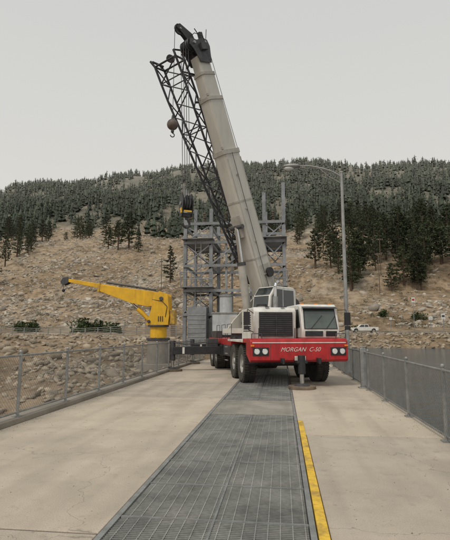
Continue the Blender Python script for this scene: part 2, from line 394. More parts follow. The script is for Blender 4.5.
dn=fbm(x/30,y/30,55)+.75*np.clip((x/y-.05)/.15,0,1)*1.0+.42*np.clip((y-240)/90,0,1)
k=dn>.40; x=x[k];y=y[k]
batch('scattered_pines',pv,onground(x,y,-.2),rng.uniform(9,19,len(x)),rng.uniform(1.0,1.4,len(x)),[M_pine,M_bark])
n=2600; y=115+rng.random(n)*260; x=-.12*y+rng.uniform(-.62,.62,n)*y
k=fbm(x/25,y/25,65)>-.1; x=x[k];y=y[k]
batch('sagebrush_scrub',[bushv(s,60) for s in range(4)],onground(x,y,-.1),rng.uniform(.6,1.9,len(x)),rng.uniform(.8,1.3,len(x)),[M_shrub])
pm=[]
for k,(v,T_,m) in enumerate(pv):
    o=trimesh('pine_tree_mesh',v,T_,[M_pine,M_bark],m,rng.uniform(.7,1.25,len(v))); pm.append(o.data); bpy.data.objects.remove(o)
pine_pos=[(-88,238,17,3),(-84,244,21,0),(-99,252,14,1),(-76,236,12,2),(40,200,18,1),(46,207,21,3),(53,212,23,0),(60,205,18,4),(66,220,22,2),(34,232,20,4),(38,165,10,1),(62,170,12,2),(22,240,17,3),(28,248,19,0),(75,214,20,3),(50,196,14,2)]
for px,py,s,k in pine_pos:
    o=bpy.data.objects.new('pine_tree',pm[k]); scene.collection.objects.link(o)
    o.location=(px,py,float(H(px,py))-.2); o.scale=(s*1.25,s*1.25,s); o.rotation_euler=(0,0,random.uniform(0,6))
bv=bushv(50,900)
o=trimesh('bushm',bv[0],bv[1],[M_bush],None,rng.uniform(.6,1.3,len(bv[0]))); bm_=o.data; bpy.data.objects.remove(o)
for px,py,s in((-47,105,5.4),(-42.5,106,4.8),(-39,104,3.8),(-62,108,4.4),(-66,112,3.9),(28,132,3.0),(36,128,3.2),(17,112,2.2)):
    o=bpy.data.objects.new('bush',bm_);scene.collection.objects.link(o)
    o.location=(px,py,float(H(px,py))-.2);o.scale=(s*.9,s*.8,s*.75);o.rotation_euler=(0,0,random.uniform(0,6))

# ------------------------------------------------------------------ dam deck
XL,XR=-4.9,2.5
d=MB(); d.bb(XL+.06,XR-.06,-8,101,-8,-.26,M_concdark); 
d.bb(XL-.1,XL+.2,-8,101,-.2,.10,M_concdark)
d.bb(-8.0,XL-.102,25.0,27.0,-5,-.1,M_concdark)
d.done('dam_wall',bevel=.02)
d=MB()
ybr=[-8,-4,-.1,3.8,7.7,11.6,15.5,19.4,23.3,27.2,35,43,51,60,70,80,90,101]
for q,(a,b_) in enumerate(zip(ybr[:-1],ybr[1:])):
    d.bb(XL+.21,-1.50,a+.013,b_-.013,-.25,0,M_conc[(q*2)%3])
    d.bb(.36 if b_<9 else .26,XR,a+.013,b_-.013,-.25,0,M_conc[(q+1)%3])
    d.bb(XL+.21,-1.50,b_-.012,b_+.012,-.24,-.006,M_joint); d.bb(.36 if b_<9 else .26,XR,b_-.012,b_+.012,-.24,-.006,M_joint)
d.bb(-1.44,.20,21.2,101,-.25,-.002,M_conc[1])
d.bb(-1.44,.20,9.42,11.38,-.25,-.004,M_plate)
d.done('concrete_deck',bevel=.008,smooth=False)
# grit and pebbles along the curb and joints
n=900; x=np.where(rng.random(n)<.6,-4.66+rng.exponential(.10,n),rng.uniform(-4.6,-1.6,n)); y=rng.uniform(3,20,n)
x2=np.where(rng.random(400)<.7,2.42-rng.exponential(.1,400),rng.uniform(.45,2.3,400)); y2=rng.uniform(3,14,400)
rocks('gravel_grit',np.stack([np.r_[x,x2],np.r_[y,y2],np.full(1300,.003)],1),rng.uniform(.002,.008,1300),M_rock)
# grating
g=MB()
g.bb(-1.49,-1.44,-8,21.2,-.2,.002,M_galv); g.bb(.20,.25,-8,21.2,-.2,.002,M_galv)
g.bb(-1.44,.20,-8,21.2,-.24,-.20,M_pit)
def grating(y0,y1):
    yy=y0
    while yy<y1-.01:
        e=min(yy+.92,y1); dz=random.uniform(-.004,0)
        g.bb(-1.435,.195,yy,yy+.012,-.035,-.001,M_galv); g.bb(-1.435,.195,e-.016,e-.004,-.035,-.001,M_galv)
        t=yy+.04
        while t<e-.03: g.bb(-1.43,.19,t,t+.006,-.036,-.004+dz,M_grate); t+=.034
        xx=-1.37
        while xx<.18: g.bb(xx,xx+.009,yy+.014,e-.018,-.016,-.0025+dz,M_grate); xx+=.102
        yy=e
    for xx in(-.62,): g.bb(xx,xx+.02,y0,y1,-.035,.0005,M_galv)
grating(.5,9.40); grating(11.4,21.18)
g.done('steel_grating',smooth=False,recalc=False)
y_=MB(); y_.bb(.262,.35,-4,8.85,-.2,.012,M_yline); y_.done('yellow_edge_strip',bevel=.004)

# ------------------------------------------------------------------ chain-link fences
def fence(name,X,y0,y1,h,z0,posts,wire_to,wr=.0024):
    root=empty(name,(X,y0,0)); m=MB()
    for p in posts:
        m.cyl((X,p,z0-.1),(X+random.uniform(-.01,.01),p+random.uniform(-.012,.012),h+.01),.03,M_galv,10); m.sphere((X,p,h+.035),.036,M_galv,n=10)
        m.box((X,p,z0+.01),(.14,.14,.02),M_galv)
        for zz in(.35,.6,.85): m.cyl((X,p,zz-.01),(X,p,zz+.01),.034,M_galv,8)
    m.cyl((X,y0,h-.03),(X,y1,h-.03),.021,M_galv,8); m.cyl((X,y0,z0+.08),(X,y1,z0+.08),.017,M_galv,8)
    m.done('posts_and_rails',root,smooth=True)
    w=MB(); zb=z0+.05; ht=h-zb-.02; st=.072
    y=y0-ht
    while y<wire_to:
        for sgn in(1,-1):
            ya,yb=(y,y+ht) if sgn>0 else (y+ht,y)
            za,zc=zb,zb+ht
            def cl(yv): return za+(zc-za)*(yv-ya)/(yb-ya)
            p=[ya,za];q=[yb,zc]
            for e in(p,q):
                if e[0]<y0: e[1]=cl(y0);e[0]=y0
                if e[0]>y1: e[1]=cl(y1);e[0]=y1
            if abs(p[0]-q[0])>.01:
                w.cyl((X+.012*sgn-.03,p[0],p[1]),(X+.004*sgn-.03,q[0],q[1]),wr,M_fence,3,caps=False)
        y+=st
    w.done('chain_link_mesh',root,smooth=False,recalc=False)
fence('chain_link_fence',-4.78,-4,60,1.22,.10,[-3.2+1.88*k for k in range(34)],34)
fence('chain_link_fence',2.40,-4,14.15,1.07,0,[-2.9+2.07*k for k in range(9)],14.15,.0015)
e=MB(); e.box((2.36,14.25,.58),(.16,.16,1.16),M_galv); e.box((2.36,14.25,.012),(.3,.3,.024),M_galv)
e.cyl((2.36,14.25,1.16),(2.36,14.25,1.2),.06,M_galv); e.done('gate_post',bevel=.01)
fence('chain_link_fence',2.42,14.4,60,1.07,0,[14.5+2.07*k for k in range(23)],22,.0015)

# ------------------------------------------------------------------ mobile crane
cl=(.52,13.97,0); Mc=Matrix.Translation(cl)@Matrix.Rotation(R(16),4,'Z')
crane=empty('mobile_crane',cl)
c=MB(Mc)
c.profx([(0.0,.80),(0.0,1.36),(.08,1.44),(.62,1.44),(.62,.95),(.12,.74)],-1.5,1.5,M_red)
c.bb(-1.5,1.5,.622,1.15,1.30,1.43,M_red)
c.done('front_bumper',crane,bevel=.02)
c=MB(Mc)
c.bb(-1.44,1.44,-.012,0.02,1.30,1.33,M_white)
for sx in(-1,1):
    c.bb(sx*1.19-.24,sx*1.19+.24,-.02,.01,.94,1.18,M_black)
    for q in(-.12,.12):
        c.cyl((sx*1.19+q,-.045,1.06),(sx*1.19+q,-.01,1.06),.088,M_chrome,20); c.cyl((sx*1.19+q,-.052,1.06),(sx*1.19+q,-.044,1.06),.074,M_lens,20)
    c.box((sx*1.44,-.015,1.23),(.1,.04,.05),M_amber)
    c.box((sx*.55,-.06,.80),(.1,.16,.14),M_black); c.cyl((sx*.55,-.15,.83),(sx*.55,-.15,.70),.035,M_black)
c.box((0,-.012,.86),(.34,.015,.13),M_white)
for x_ in(-.9,.9): c.bb(x_-.006,x_+.006,-.004,.01,.82,1.29,M_dark)
for x_ in np.linspace(-.8,.8,9): c.cyl((x_,-.008,.84),(x_,.01,.84),.014,M_dark,8)
for x_ in(-1.3,1.3): c.tube([(x_-.15,.05,1.44),(x_-.15,.03,1.58),(x_+.15,.03,1.58),(x_+.15,.05,1.44)],.013,M_dark,6)
c.done('bumper_lamps',crane,bevel=.004)
tcu=bpy.data.curves.new('bumper_lettering','FONT'); tcu.body='MORGAN  C-50'; tcu.size=.175; tcu.shear=.4; tcu.extrude=.003; tcu.offset=-.001
to=bpy.data.objects.new('bumper_lettering',tcu); scene.collection.objects.link(to); tcu.materials.append(M_white)
to.parent=crane; to.matrix_parent_inverse=crane.matrix_world.inverted(); to.matrix_basis=Mc@Matrix.Translation((-.60,-.006,1.06))@Matrix.Rotation(R(90),4,'X')
c=MB(Mc)
c.bb(-.55,.55,.55,11.3,.72,1.2,M_dark); c.bb(-1.32,1.32,4.35,11.2,1.12,1.36,M_red)
c.bb(-1.33,-.6,4.5,6.2,.7,1.118,M_dark); c.bb(.6,1.33,4.5,6.2,.7,1.118,M_dark)
c.bb(-1.46,-.93,1.2,4.3,1.30,1.37,M_white); c.bb(.93,1.46,2.35,4.3,1.30,1.37,M_white)
c.bb(-.93,.93,2.65,4.3,1.22,1.36,M_red)
for yy in(1.9,3.4,8.0,9.45): c.cyl((-1.1,yy,.62),(1.1,yy,.62),.11,M_dark)
c.bb(-1.25,1.25,11.2,11.6,.75,1.5,M_black)
c.bb(-1.4,-.98,1.16,1.18,.62,1.29,M_black)
for z in(.55,.8,1.05): c.bb(-1.5,-1.42,4.4,4.8,z,z+.03,M_galv)
for y0_ in(4.5,6.0,7.6): c.tube([(-1.28,y0_,1.36),(-1.28,y0_,1.95),(-1.28,y0_+1.0,1.95),(-1.28,y0_+1.0,1.36)],.014,M_dark,6)
c.bb(-1.25,-.95,9.0,10.8,1.362,1.7,M_dark)
for k in range(3): c.cyl((-1.1,4.7+k*.35,1.40),(-1.1,4.95+k*.35,1.40),.05,M_dark,10)
c.done('carrier_chassis',crane,bevel=.012)
def wheel(mb,x,y,side):
    r=.60; cx=x
    prof=[(.30,-.17),(.44,-.20),(.55,-.205),(.592,-.17),(r,-.10),(r,.10),(.592,.17),(.55,.205),(.44,.20),(.30,.17)]
    mb.lathe((cx,y,r),(side,0,0),prof,M_rubber,40)
    for i in range(44):
        t=2*math.pi*i/44
        for k in(-1,1):
            tt=t+(0 if k>0 else math.pi/44)
            Mx=Matrix.Translation((cx,y,r))@Matrix.Rotation(tt,4,'X')
            mb.box((k*.105,0,r+.004),(.17,.045,.028),M_rubber,Mx)
    mb.lathe((cx,y,r),(side,0,0),[(.31,.165),(.29,.17),(.275,.13),(.26,.06),(.14,.05),(.12,.12),(.10,.17),(.0,.175)],M_hub,28)
    mb.lathe((cx,y,r),(side,0,0),[(.31,-.165),(.2,-.1),(0,-.1)],M_dark,20)
    for i in range(10):
        t=2*math.pi*i/10; p=Vector((cx,y+.2*math.cos(t),r+.2*math.sin(t)))
        mb.cyl(p+Vector((side*.05,0,0)),p+Vector((side*.085,0,0)),.02,M_dark,6)
c=MB(Mc)
for yy in(1.9,3.4,8.0,9.45):
    for sx in(-1,1):
        wheel(c,sx*1.22,yy,sx)
        if yy>5: wheel(c,sx*.80,yy,sx)
c.done('wheels',crane)
c=MB(Mc)
c.profx([(.70,1.40),(.66,2.28),(.78,2.40),(2.6,2.40),(2.6,1.372)],-1.24,.12,M_white)
c.bb(-1.0,-.2,2.62,3.6,1.365,2.05,M_white)
c.done('engine_hood',crane,bevel=.04)
c=MB(Mc)
c.bb(-1.08,-.02,.615,.66,1.50,2.24,M_black)
for k in range(12): c.bb(-1.06,-.04,.600,.614,1.52+k*.06,1.535+k*.06,M_dark)
c.bb(-.56,-.54,.59,.60,1.5,2.24,M_dark)
for k in range(8): c.bb(-1.246,-1.241,1.1,2.3,1.65+k*.07,1.68+k*.07,M_black)
for x_ in(-1.12,.02): c.tube([(x_,.55,1.44),(x_,.52,1.75)],.012,M_black)
for x_ in(-.8,-.3): c.box((x_,.72,2.405),(.12,.06,.03),M_dark)
c.bb(-1.244,-1.242,.9,.91,1.45,2.3,M_dark)
c.done('radiator_grille',crane)
c=MB(Mc); X0,X1=.22,1.44
c.profx([(.46,1.44),(.42,1.72),(.62,2.40),(.76,2.50),(2.05,2.50),(2.2,2.38),(2.2,1.372),(1.16,1.372),(1.16,1.44)],X0,X1,M_white)
c.done('driver_cab',crane,bevel=.045)
c=MB(Mc)
def lerp(a,b,t): return a+(b-a)*t
def ws(x,t,off): return (x,lerp(.42,.62,t)-off,lerp(1.72,2.40,t))
c.plate([ws(X0+.07,.0,.008),ws(X1-.07,.0,.008),ws(X1-.10,.95,.008),ws(X0+.10,.95,.008)],.010,M_black)
c.plate([ws(X0+.10,.03,.016),ws(X1-.10,.03,.016),ws(X1-.13,.92,.016),ws(X0+.13,.92,.016)],.010,M_glass2)
c.plate([(X0+.1,.433,1.50),(X1-.55,.433,1.50),(X1-.55,.412,1.66),(X0+.1,.412,1.66)],.012,M_glass)
c.plate([(X1-.45,.433,1.50),(X1-.1,.433,1.50),(X1-.1,.412,1.66),(X1-.45,.412,1.66)],.012,M_black)
for xx,sg in((X0-.006,1),(X1+.006,1)):
    c.plate([(xx,.60,1.78),(xx,1.25,1.72),(xx,1.25,2.34),(xx,.76,2.34)],.012,M_glass)
    c.plate([(xx,1.35,1.80),(xx,2.05,1.80),(xx,2.05,2.34),(xx,1.35,2.34)],.012,M_glass)
for a,b_ in((.5,.9),(1.0,1.34)): c.cyl(ws(a,.02,.035),ws(b_,.62,.035),.009,M_black,6)
c.plate([(X0+.05,.60,2.42),(X1-.05,.60,2.42),(X1-.05,.44,2.36),(X0+.05,.44,2.36)],.012,M_dark)
for x_ in(X0+.15,X0+.6,X1-.15): c.box((x_,.82,2.515),(.09,.06,.04),M_amber)
c.done('cab_windows',crane)
c=MB(Mc)
for xx,sg in((X1,1),(-1.24,-1)):
    m0=(xx+sg*.02,.62,2.32 if sg>0 else 2.2)
    c.tube([m0,(xx+sg*.24,.45,2.32),(xx+sg*.26,.45,1.72),(xx+sg*.02,.6,1.62)],.013,M_black,6)
    c.box((xx+sg*.27,.44,2.04),(.19,.06,.40),M_black); c.box((xx+sg*.27,.44,1.76),(.17,.05,.12),M_black)
c.done('mirrors',crane,bevel=.012)
c=MB(Mc)
c.tube([(.02,2.75,1.4),(.02,2.75,3.25),(.06,2.78,3.38),(.16,2.85,3.46)],.06,M_chrome,14)
c.cyl((.02,2.75,1.9),(.02,2.75,2.9),.10,M_galv,16)
c.cyl((-.45,2.9,2.05),(-.45,2.9,2.55),.15,M_white,18); c.cyl((-.45,2.9,2.55),(-.45,2.9,2.62),.19,M_black,18)
c.done('exhaust_stack',crane)
c=MB(Mc)
c.cyl((0,-.12,.42),(0,-.12,.95),.11,M_black,18); c.cyl((0,-.12,.12),(0,-.12,.42),.065,M_chrome,16)
c.cyl((0,-.12,.085),(0,-.12,.15),.24,M_dark,20,r2=.14); c.cyl((0,-.12,.002),(0,-.12,.085),.40,M_wood,24)
c.bb(-.16,.16,-.2,.1,.72,.80,M_black)
for yy,xl,xr in((6.74,3.44,2.9),(11.4,2.2,3.2)):
    c.bb(-1.38,1.38,yy-.26,yy+.26,.64,1.10,M_black)
    for sx,xe in((-1,xl),(1,xr)):
        c.bb(min(sx*1.38,sx*xe),max(sx*1.38,sx*xe),yy-.17,yy+.17,.70,1.02,M_black)
        c.cyl((sx*xe,yy,.45),(sx*xe,yy,1.28),.12,M_dark,16); c.cyl((sx*xe,yy,.12),(sx*xe,yy,.45),.07,M_chrome,14)
        c.cyl((sx*xe,yy,.085),(sx*xe,yy,.16),.27,M_dark,20,r2=.15); c.cyl((sx*xe,yy,.002),(sx*xe,yy,.085),.42,M_wood,24)
        c.bb(min(sx*(xe-.5),sx*(xe-.4)),max(sx*(xe-.5),sx*(xe-.4)),yy-.173,yy+.173,.72,1.0,M_white)
c.tube([(-1.4,6.5,1.15),(-2.1,6.52,1.2),(-2.9,6.52,1.12),(-3.4,6.6,1.2)],.02,M_black,6)
c.bb(-1.9,-1.42,7.2,7.7,.9,1.35,M_dark)
c.done('outriggers',crane,bevel=.012)
# superstructure
P=Vector((-.60,19.60,2.95)); TIP=Vector((-3.16,16.72,12.75))
hd=Vector((TIP.x-P.x,TIP.y-P.y,0)).normalized(); sd=Vector((-hd.y,hd.x,0)); 
ctr=P+hd*.8; ctr.z=0
Ms=Matrix(((sd.x,hd.x,0,ctr.x),(sd.y,hd.y,0,ctr.y),(0,0,1,0),(0,0,0,1)))
c=MB(Ms)
c.cyl((0,0,1.36),(0,0,1.58),.95,M_dark,40); 
c.bb(-.75,.75,-2.3,1.05,1.58,1.78,M_beige)
for sx in(-1,1):
    c.plate([(sx*.52,-1.4,1.78),(sx*.52,1.0,1.78),(sx*.52,.7,2.1),(sx*.52,-.55,3.15),(sx*.52,-1.05,3.15)],.06,M_beige)
c.cyl((-.62,-.8,2.95),(.62,-.8,2.95),.12,M_dark,18)
c.bb(-1.35,1.35,-3.3,-2.31,1.5,2.5,M_beige2)
c.bb(-1.25,-.58,-2.2,.2,1.6,2.3,M_beige)
for yy,z in((-1.75,2.1),(-2.05,2.75)): c.cyl((-.42,yy,z),(.42,yy,z),.28,M_cable,20); c.cyl((-.46,yy,z),(-.42,yy,z),.36,M_dark,20); c.cyl((.42,yy,z),(.46,yy,z),.36,M_dark,20)
c.done('turntable',crane,bevel=.015)
c=MB(Ms)
c.profx([(-.75,1.7),(-.75,3.25),(-.6,3.38),(.45,3.38),(.75,3.0),(.85,2.3),(.75,1.7)],.72,1.62,M_white)
c.done('operator_cab',crane,bevel=.03)
c=MB(Ms)
for xx in(.714,1.626):
    c.plate([(xx,-.62,2.25),(xx,.0,2.25),(xx,.0,3.25),(xx,-.58,3.25)],.012,M_glass)
    c.plate([(xx,.06,2.15),(xx,.72,2.25),(xx,.66,2.98),(xx,.40,3.27),(xx,.06,3.27)],.012,M_glass)
c.plate([(.79,.858,2.35),(1.55,.858,2.35),(1.55,.765,3.0),(.79,.765,3.0)],.012,M_glass)
c.plate([(.79,.73,3.05),(1.55,.73,3.05),(1.55,.50,3.34),(.79,.50,3.34)],.012,M_glass)
c.bb(.80,1.54,-.757,-.75,2.3,3.2,M_glass)
c.done('operator_cab_windows',crane)
# boom
av=(TIP-P).normalized(); nv=av.cross(sd).normalized()
if nv.z<0: nv=-nv
Mb=Matrix(((sd.x,av.x,nv.x,P.x),(sd.y,av.y,nv.y,P.y),(sd.z,av.z,nv.z,P.z),(0,0,0,1)))
Lb=(TIP-P).length
c=MB(Mb)
def sect(y0,y1,w,h,m,ch=.09,zo=0):
    pr=[(-w/2+ch,-h/2),(w/2-ch,-h/2),(w/2,-h/2+ch),(w/2,h/2-ch),(w/2-ch,h/2),(-w/2+ch,h/2),(-w/2,h/2-ch),(-w/2,-h/2+ch)]
    vs=[(a,y0,b_+zo) for a,b_ in pr]+[(a,y1,b_+zo) for a,b_ in pr]
    c.add(vs,[tuple(range(8)),tuple(range(15,7,-1))]+[(i,8+i,8+(i+1)%8,(i+1)%8) for i in range(8)],m)
sect(-.35,6.3,.74,.92,M_beige); sect(6.28,6.46,.80,.98,M_beige2); sect(4.3,4.38,.765,.945,M_beige2); sect(1.9,1.97,.765,.945,M_beige2)
sect(6.46,8.5,.64,.81,M_beige,.08); sect(8.48,8.62,.70,.87,M_beige2)
sect(8.62,9.5,.56,.72,M_beige,.07); sect(9.48,9.6,.62,.78,M_beige2); sect(9.6,Lb-.3,.48,.64,M_beige,.05)
c.bb(.372,.384,.3,1.6,-.3,.3,M_beige2); c.bb(-.2,.2,2.9,3.8,-.58,-.462,M_beige2)
c.bb(.371,.378,.5,6.1,-.40,-.36,M_beige2); c.bb(.371,.378,.5,6.1,.36,.40,M_beige2)
for x_,y_a in((-.28,6.55),(.28,6.55),(-.25,8.7),(.25,8.7)): c.box((x_,y_a,-.42 if y_a<8 else -.37),(.08,.1,.06),M_beige2)
c.done('telescopic_boom',crane,bevel=.01)
c=MB(Mb)
c.tube([(.2,-.2,.6),(.15,3,.62),(.12,6.4,.62),(.1,Lb,.55)],.012,M_cable,6)
c.tube([(.42,.2,-.1),(.43,2,-.14),(.42,4,-.1),(.44,6.3,-.1)],.013,M_dark,6)
for yy in(1.2,2.6,4.0,5.4): c.box((.40,yy,-.1),(.05,.06,.1),M_beige2)
c.cyl((.40,1.2,.15),(.50,1.2,.15),.2,M_black,20)
c.done('boom_fittings',crane)
# boom head
c=MB(Mb)
for sx in(-.31,.31):
    c.plate([(sx,Lb-.6,.28),(sx,Lb+.05,.42),(sx,Lb+.30,.36),(sx,Lb+.36,.08),(sx,Lb+.28,-.20),(sx,Lb+.34,-.50),(sx,Lb+.12,-.62),(sx,Lb-.12,-.45),(sx,Lb-.55,-.30)],.03,M_dark)
for k,xx in enumerate((-.22,-.11,0,.11,.22)):
    for (yy,zz,rr) in((Lb+.16,-.40,.25),(Lb+.18,.18,.24)):
        c.lathe((xx,yy,zz),(1,0,0),[(.05,-.03),(rr*.6,-.012),(rr*.85,-.03),(rr,-.035),(rr*.88,0),(rr,.035),(rr*.85,.03),(rr*.6,.012),(.05,.03)],M_dark if k%2 else M_black,24)
c.cyl((-.40,Lb+.16,-.40),(.40,Lb+.16,-.40),.055,M_galv); c.cyl((-.40,Lb+.18,.18),(.40,Lb+.18,.18),.055,M_galv)
for sx in(-.08,.08): c.plate([(sx,Lb+.1,.0),(sx,Lb+.62,-.12),(sx,Lb+1.0,-.62),(sx,Lb+.86,-.82),(sx,Lb+.55,-.55),(sx,Lb+.2,-.35)],.02,M_black)
c.lathe((0,Lb+.80,-.66),(1,0,0),[(.04,-.03),(.12,-.012),(.17,-.03),(.21,-.035),(.18,0),(.21,.035),(.17,.03),(.12,.012),(.04,.03)],M_dark,20)
c.cyl((-.12,Lb+.80,-.66),(.12,Lb+.80,-.66),.04,M_galv)
c.cyl((-.31,Lb-.2,-.1),(-.75,Lb-.4,-.1),.04,M_black); c.box((.18,Lb+.52,.2),(.14,.24,.16),M_black); c.cyl((.25,Lb+.3,.35),(.25,Lb+.75,.55),.015,M_black,6)
c.cyl((-.2,Lb+.3,.3),(-.2,Lb+.75,.1),.02,M_black,6); c.cyl((.12,Lb+.35,.3),(.16,Lb+.8,.0),.02,M_black,6); c.cyl((-.3,Lb+.3,.3),(.3,Lb+.3,.3),.03,M_black,8)
c.box((.40,Lb+.0,0),(.12,.26,.3),M_dark); c.tube([(.40,Lb+.1,.1),(.5,Lb+.35,.0),(.3,Lb+.55,-.2),(.05,Lb+.6,-.1)],.014,M_black,6)
c.done('boom_head',crane)
# lift cylinder
c=MB()
A=Ms@Vector((0,.30,2.0)); B=Mb@Vector((0,3.35,-.56)); mid=A+(B-A)*.62
c.cyl(A,mid,.16,M_beige2,24); c.cyl(mid-(B-A)*.02,mid+(B-A)*.015,.18,M_dark,24); c.cyl(mid,B,.10,M_chrome,20)
sx=sd*.35; c.cyl(A-sx,A+sx,.09,M_dark); c.cyl(B-sx,B+sx,.09,M_dark)
c.done('lift_cylinder',crane)
# lattice jib
c=MB()
side=Vector((-.97,.24,0)); T0=P+av*(Lb-.15)+side*1.28+Vector((0,0,-.1)); B0=P+av*1.15+side*.52
jd=(T0-B0).normalized(); u=(side-jd*side.dot(jd)).normalized(); w_=jd.cross(u)
def jp(t,i,j):
    cc=B0.lerp(T0,t); wd=lerp(.16,.50,min(1,t*1.15)); dp=lerp(.15,.42,min(1,t*1.15)); return cc+u*i*wd+w_*j*dp
nb_=13; ts=[k/nb_ for k in range(nb_+1)]
cor=[(-1,-1),(1,-1),(1,1),(-1,1)]
for i_,j_ in cor:
    for t0,t1 in zip(ts[:-1],ts[1:]): c.cyl(jp(t0,i_,j_),jp(t1,i_,j_),.048,M_jib,8)
for k,(t0,t1) in enumerate(zip(ts[:-1],ts[1:])):
    for q in range(4):
        a_,b_=cor[q],cor[(q+1)%4]
        if k%2: a_,b_=b_,a_
        c.cyl(jp(t0,*a_),jp(t1,*b_),.027,M_jib,6)
        if k%3==0: c.cyl(jp(t0,*a_),jp(t0,*b_),.025,M_jib,6)
for q in range(4): c.cyl(jp(1,*cor[q]),jp(1,*cor[(q+1)%4]),.04,M_jib,8)
for j_ in(-1,1):
    e=jp(1,1,j_); c.cyl(e,e+jd*.28+u*.10,.05,M_jib,8); e2=jp(1,-1,j_); c.cyl(e2,e2+jd*.25,.05,M_jib,8)
    c.cyl(e2+jd*.25,Mb@Vector((-.3,Lb+.1,0.1*j_)),.035,M_jib,8); c.cyl(jp(.93,-1,j_),Mb@Vector((-.3,Lb-.9,.2*j_)),.035,M_jib,8)
c.cyl(jp(1,-.2,0)+jd*.15-w_*.1,jp(1,-.2,0)+jd*.15+w_*.1,.15,M_black,16)
c.cyl(jp(1,1,0)+jd*.2-w_*.45,jp(1,1,0)+jd*.2+w_*.45,.045,M_jib,8)
for t in(.12,.55,.8): c.cyl(jp(t,-1,0),P+av*(1.15+(Lb-1.3)*t),.05,M_jib,8)
c.cyl(B0-jd*.18-w_*.06,B0-jd*.18+w_*.06,.2,M_black,18); 
for i_,j_ in cor: c.cyl(jp(0,i_,j_),B0-jd*.18+w_*j_*.06,.035,M_jib,6)
c.done('lattice_jib',crane)
# hoist lines, ball, hook block
c=MB()
hb=Vector((-3.52,16.62,6.42)); top=Mb@Vector((0,Lb+.16,-.62)); 
for dx in(-.12,-.04,.04,.12): c.cyl((hb.x+dx*1.0,hb.y+dx*.4,hb.z+.3),(top.x+dx*1.2,top.y,top.z+.1),.012,M_cable,6)
an=Mb@Vector((0,Lb+.80,-.87)); bl=Vector((an.x-.03,an.y,9.30)); c.cyl(bl,(an.x,an.y,an.z+.1),.012,M_cable,6)
c.done('hoist_cables',crane)
c=MB(Matrix.Translation(hb)@Matrix.Rotation(R(28),4,'Z'))
for xx in(-.19,.19): c.plate([(xx,-.22,-.3),(xx,-.29,.08),(xx,-.20,.30),(xx,-.06,.42),(xx,.06,.42),(xx,.20,.30),(xx,.29,.08),(xx,.22,-.3),(xx,.1,-.48),(xx,-.1,-.48)],.04,M_black)
for xx in(-.10,0,.10): c.cyl((xx-.03,0,.03),(xx+.03,0,.03),.24,M_dark,20)
for xx in(-.05,.05): c.bb(xx-.008,xx+.008,-.26,.26,-.2,.3,M_black)
c.cyl((-.24,0,.03),(.24,0,.03),.07,M_galv); c.box((0,0,-.42),(.30,.2,.14),M_black); c.bb(-.214,-.211,-.12,.12,-.22,-.14,M_yel)
c.box((-.22,-.12,-.28),(.05,.12,.18),M_yel); c.cyl((0,-.23,.34),(0,.23,.34),.02,M_galv,8); c.bb(-.15,.15,-.242,-.236,-.34,-.28,M_yel)
def hook(mb,z,s,m):
    pts=[]
    for k in range(13):
        t=R(100-k*23); pts.append(Vector((s*math.cos(t)*.9,s*math.cos(t)*.4,z-s*1.2+s*math.sin(t))))
    mb.cyl((0,0,z+.3*s),(0,0,z-.25*s),s*.3,m,10)
    for a_,b_ in zip(pts[:-1],pts[1:]): mb.cyl(a_,b_,s*.26,m,8)
hook(c,-.52,.17,M_dark)
c.done('hook_block',crane,bevel=.008)
c=MB(Matrix.Translation(bl)); c.sphere((0,0,0),.21,M_rust,n=24); c.cyl((0,0,.19),(0,0,.36),.06,M_dark,12,r2=.03); c.cyl((0,0,-.2),(0,0,-.3),.06,M_dark); hook(c,-.32,.075,M_dark)
c.done('overhaul_ball',crane)

# ------------------------------------------------------------------ steel frame behind
st=empty('steel_switchyard_frame',(-3.4,34,0)); c=MB()
cols=[-6.9,-5.0,-1.15,.25]; rows=[32.5,36.5]; hs=[12.1,10.6,11.7,12.4]
def hcol(x,y,z0,z1,w=.24):
    c.bb(x-w/2,x+w/2,y-w/2,y-w/2+.03,z0,z1,M_struct); c.bb(x-w/2,x+w/2,y+w/2-.03,y+w/2,z0,z1,M_struct); c.bb(x-.015,x+.015,y-w/2+.03,y+w/2-.03,z0,z1,M_struct)
for ry,y in enumerate(rows):
    for q,x in enumerate(cols):
        hcol(x,y,0,hs[q]-.4*ry,.25); c.box((x,y,.02),(.5,.5,.04),M_galv)
    for z in(2.9,4.6,6.4,8.1,9.5):
        c.beam((cols[0]-.1,y-.17,z),(cols[3]+.1,y-.17,z),.10,.2,M_struct)
    for (a_,b_) in((0,1),(2,3)):
        for z0,z1 in((.2,2.8),(3,4.5),(4.7,6.3),(6.5,8.0),(8.2,9.4)):
            c.beam((cols[a_],y-.1,z0),(cols[b_],y-.1,z1),.05,.08,M_struct); c.beam((cols[b_],y-.06,z0),(cols[a_],y-.06,z1),.05,.08,M_struct)
    c.beam((cols[1],y-.1,6.5),(-3.1,y-.1,8.0),.06,.1,M_struct); c.beam((cols[2],y-.1,6.5),(-3.1,y-.1,8.0),.06,.1,M_struct)
    for x in(-3.9,-2.4): hcol(x,y,0,8.0,.14)
for x in cols:
    for z in(3.0,4.7,6.5,8.2,9.4): c.beam((x,rows[0],z-.12),(x,rows[1],z-.12),.1,.18,M_struct)
for x0,x1 in((-6.9,-5.0),(-1.15,.25)):
    for z in(4.82,8.32): c.bb(x0-.2,x1+.2,31.9,36.9,z,z+.05,M_struct)
    for z in(5.4,5.9): c.cyl((x0-.2,31.9,z),(x1+.2,31.9,z),.03,M_struct,6)
    for x in np.linspace(x0-.2,x1+.2,4): c.cyl((x,31.9,4.85),(x,31.9,5.9),.03,M_struct,6)
for x in(-6.1,-5.7): c.cyl((x,32.2,0),(x,32.2,8.4),.025,M_struct,6)
for k in range(28): c.cyl((-6.1,32.2,.3*k+.2),(-5.7,32.2,.3*k+.2),.015,M_struct,5)
c.done('frame',st,recalc=False)
c=MB()
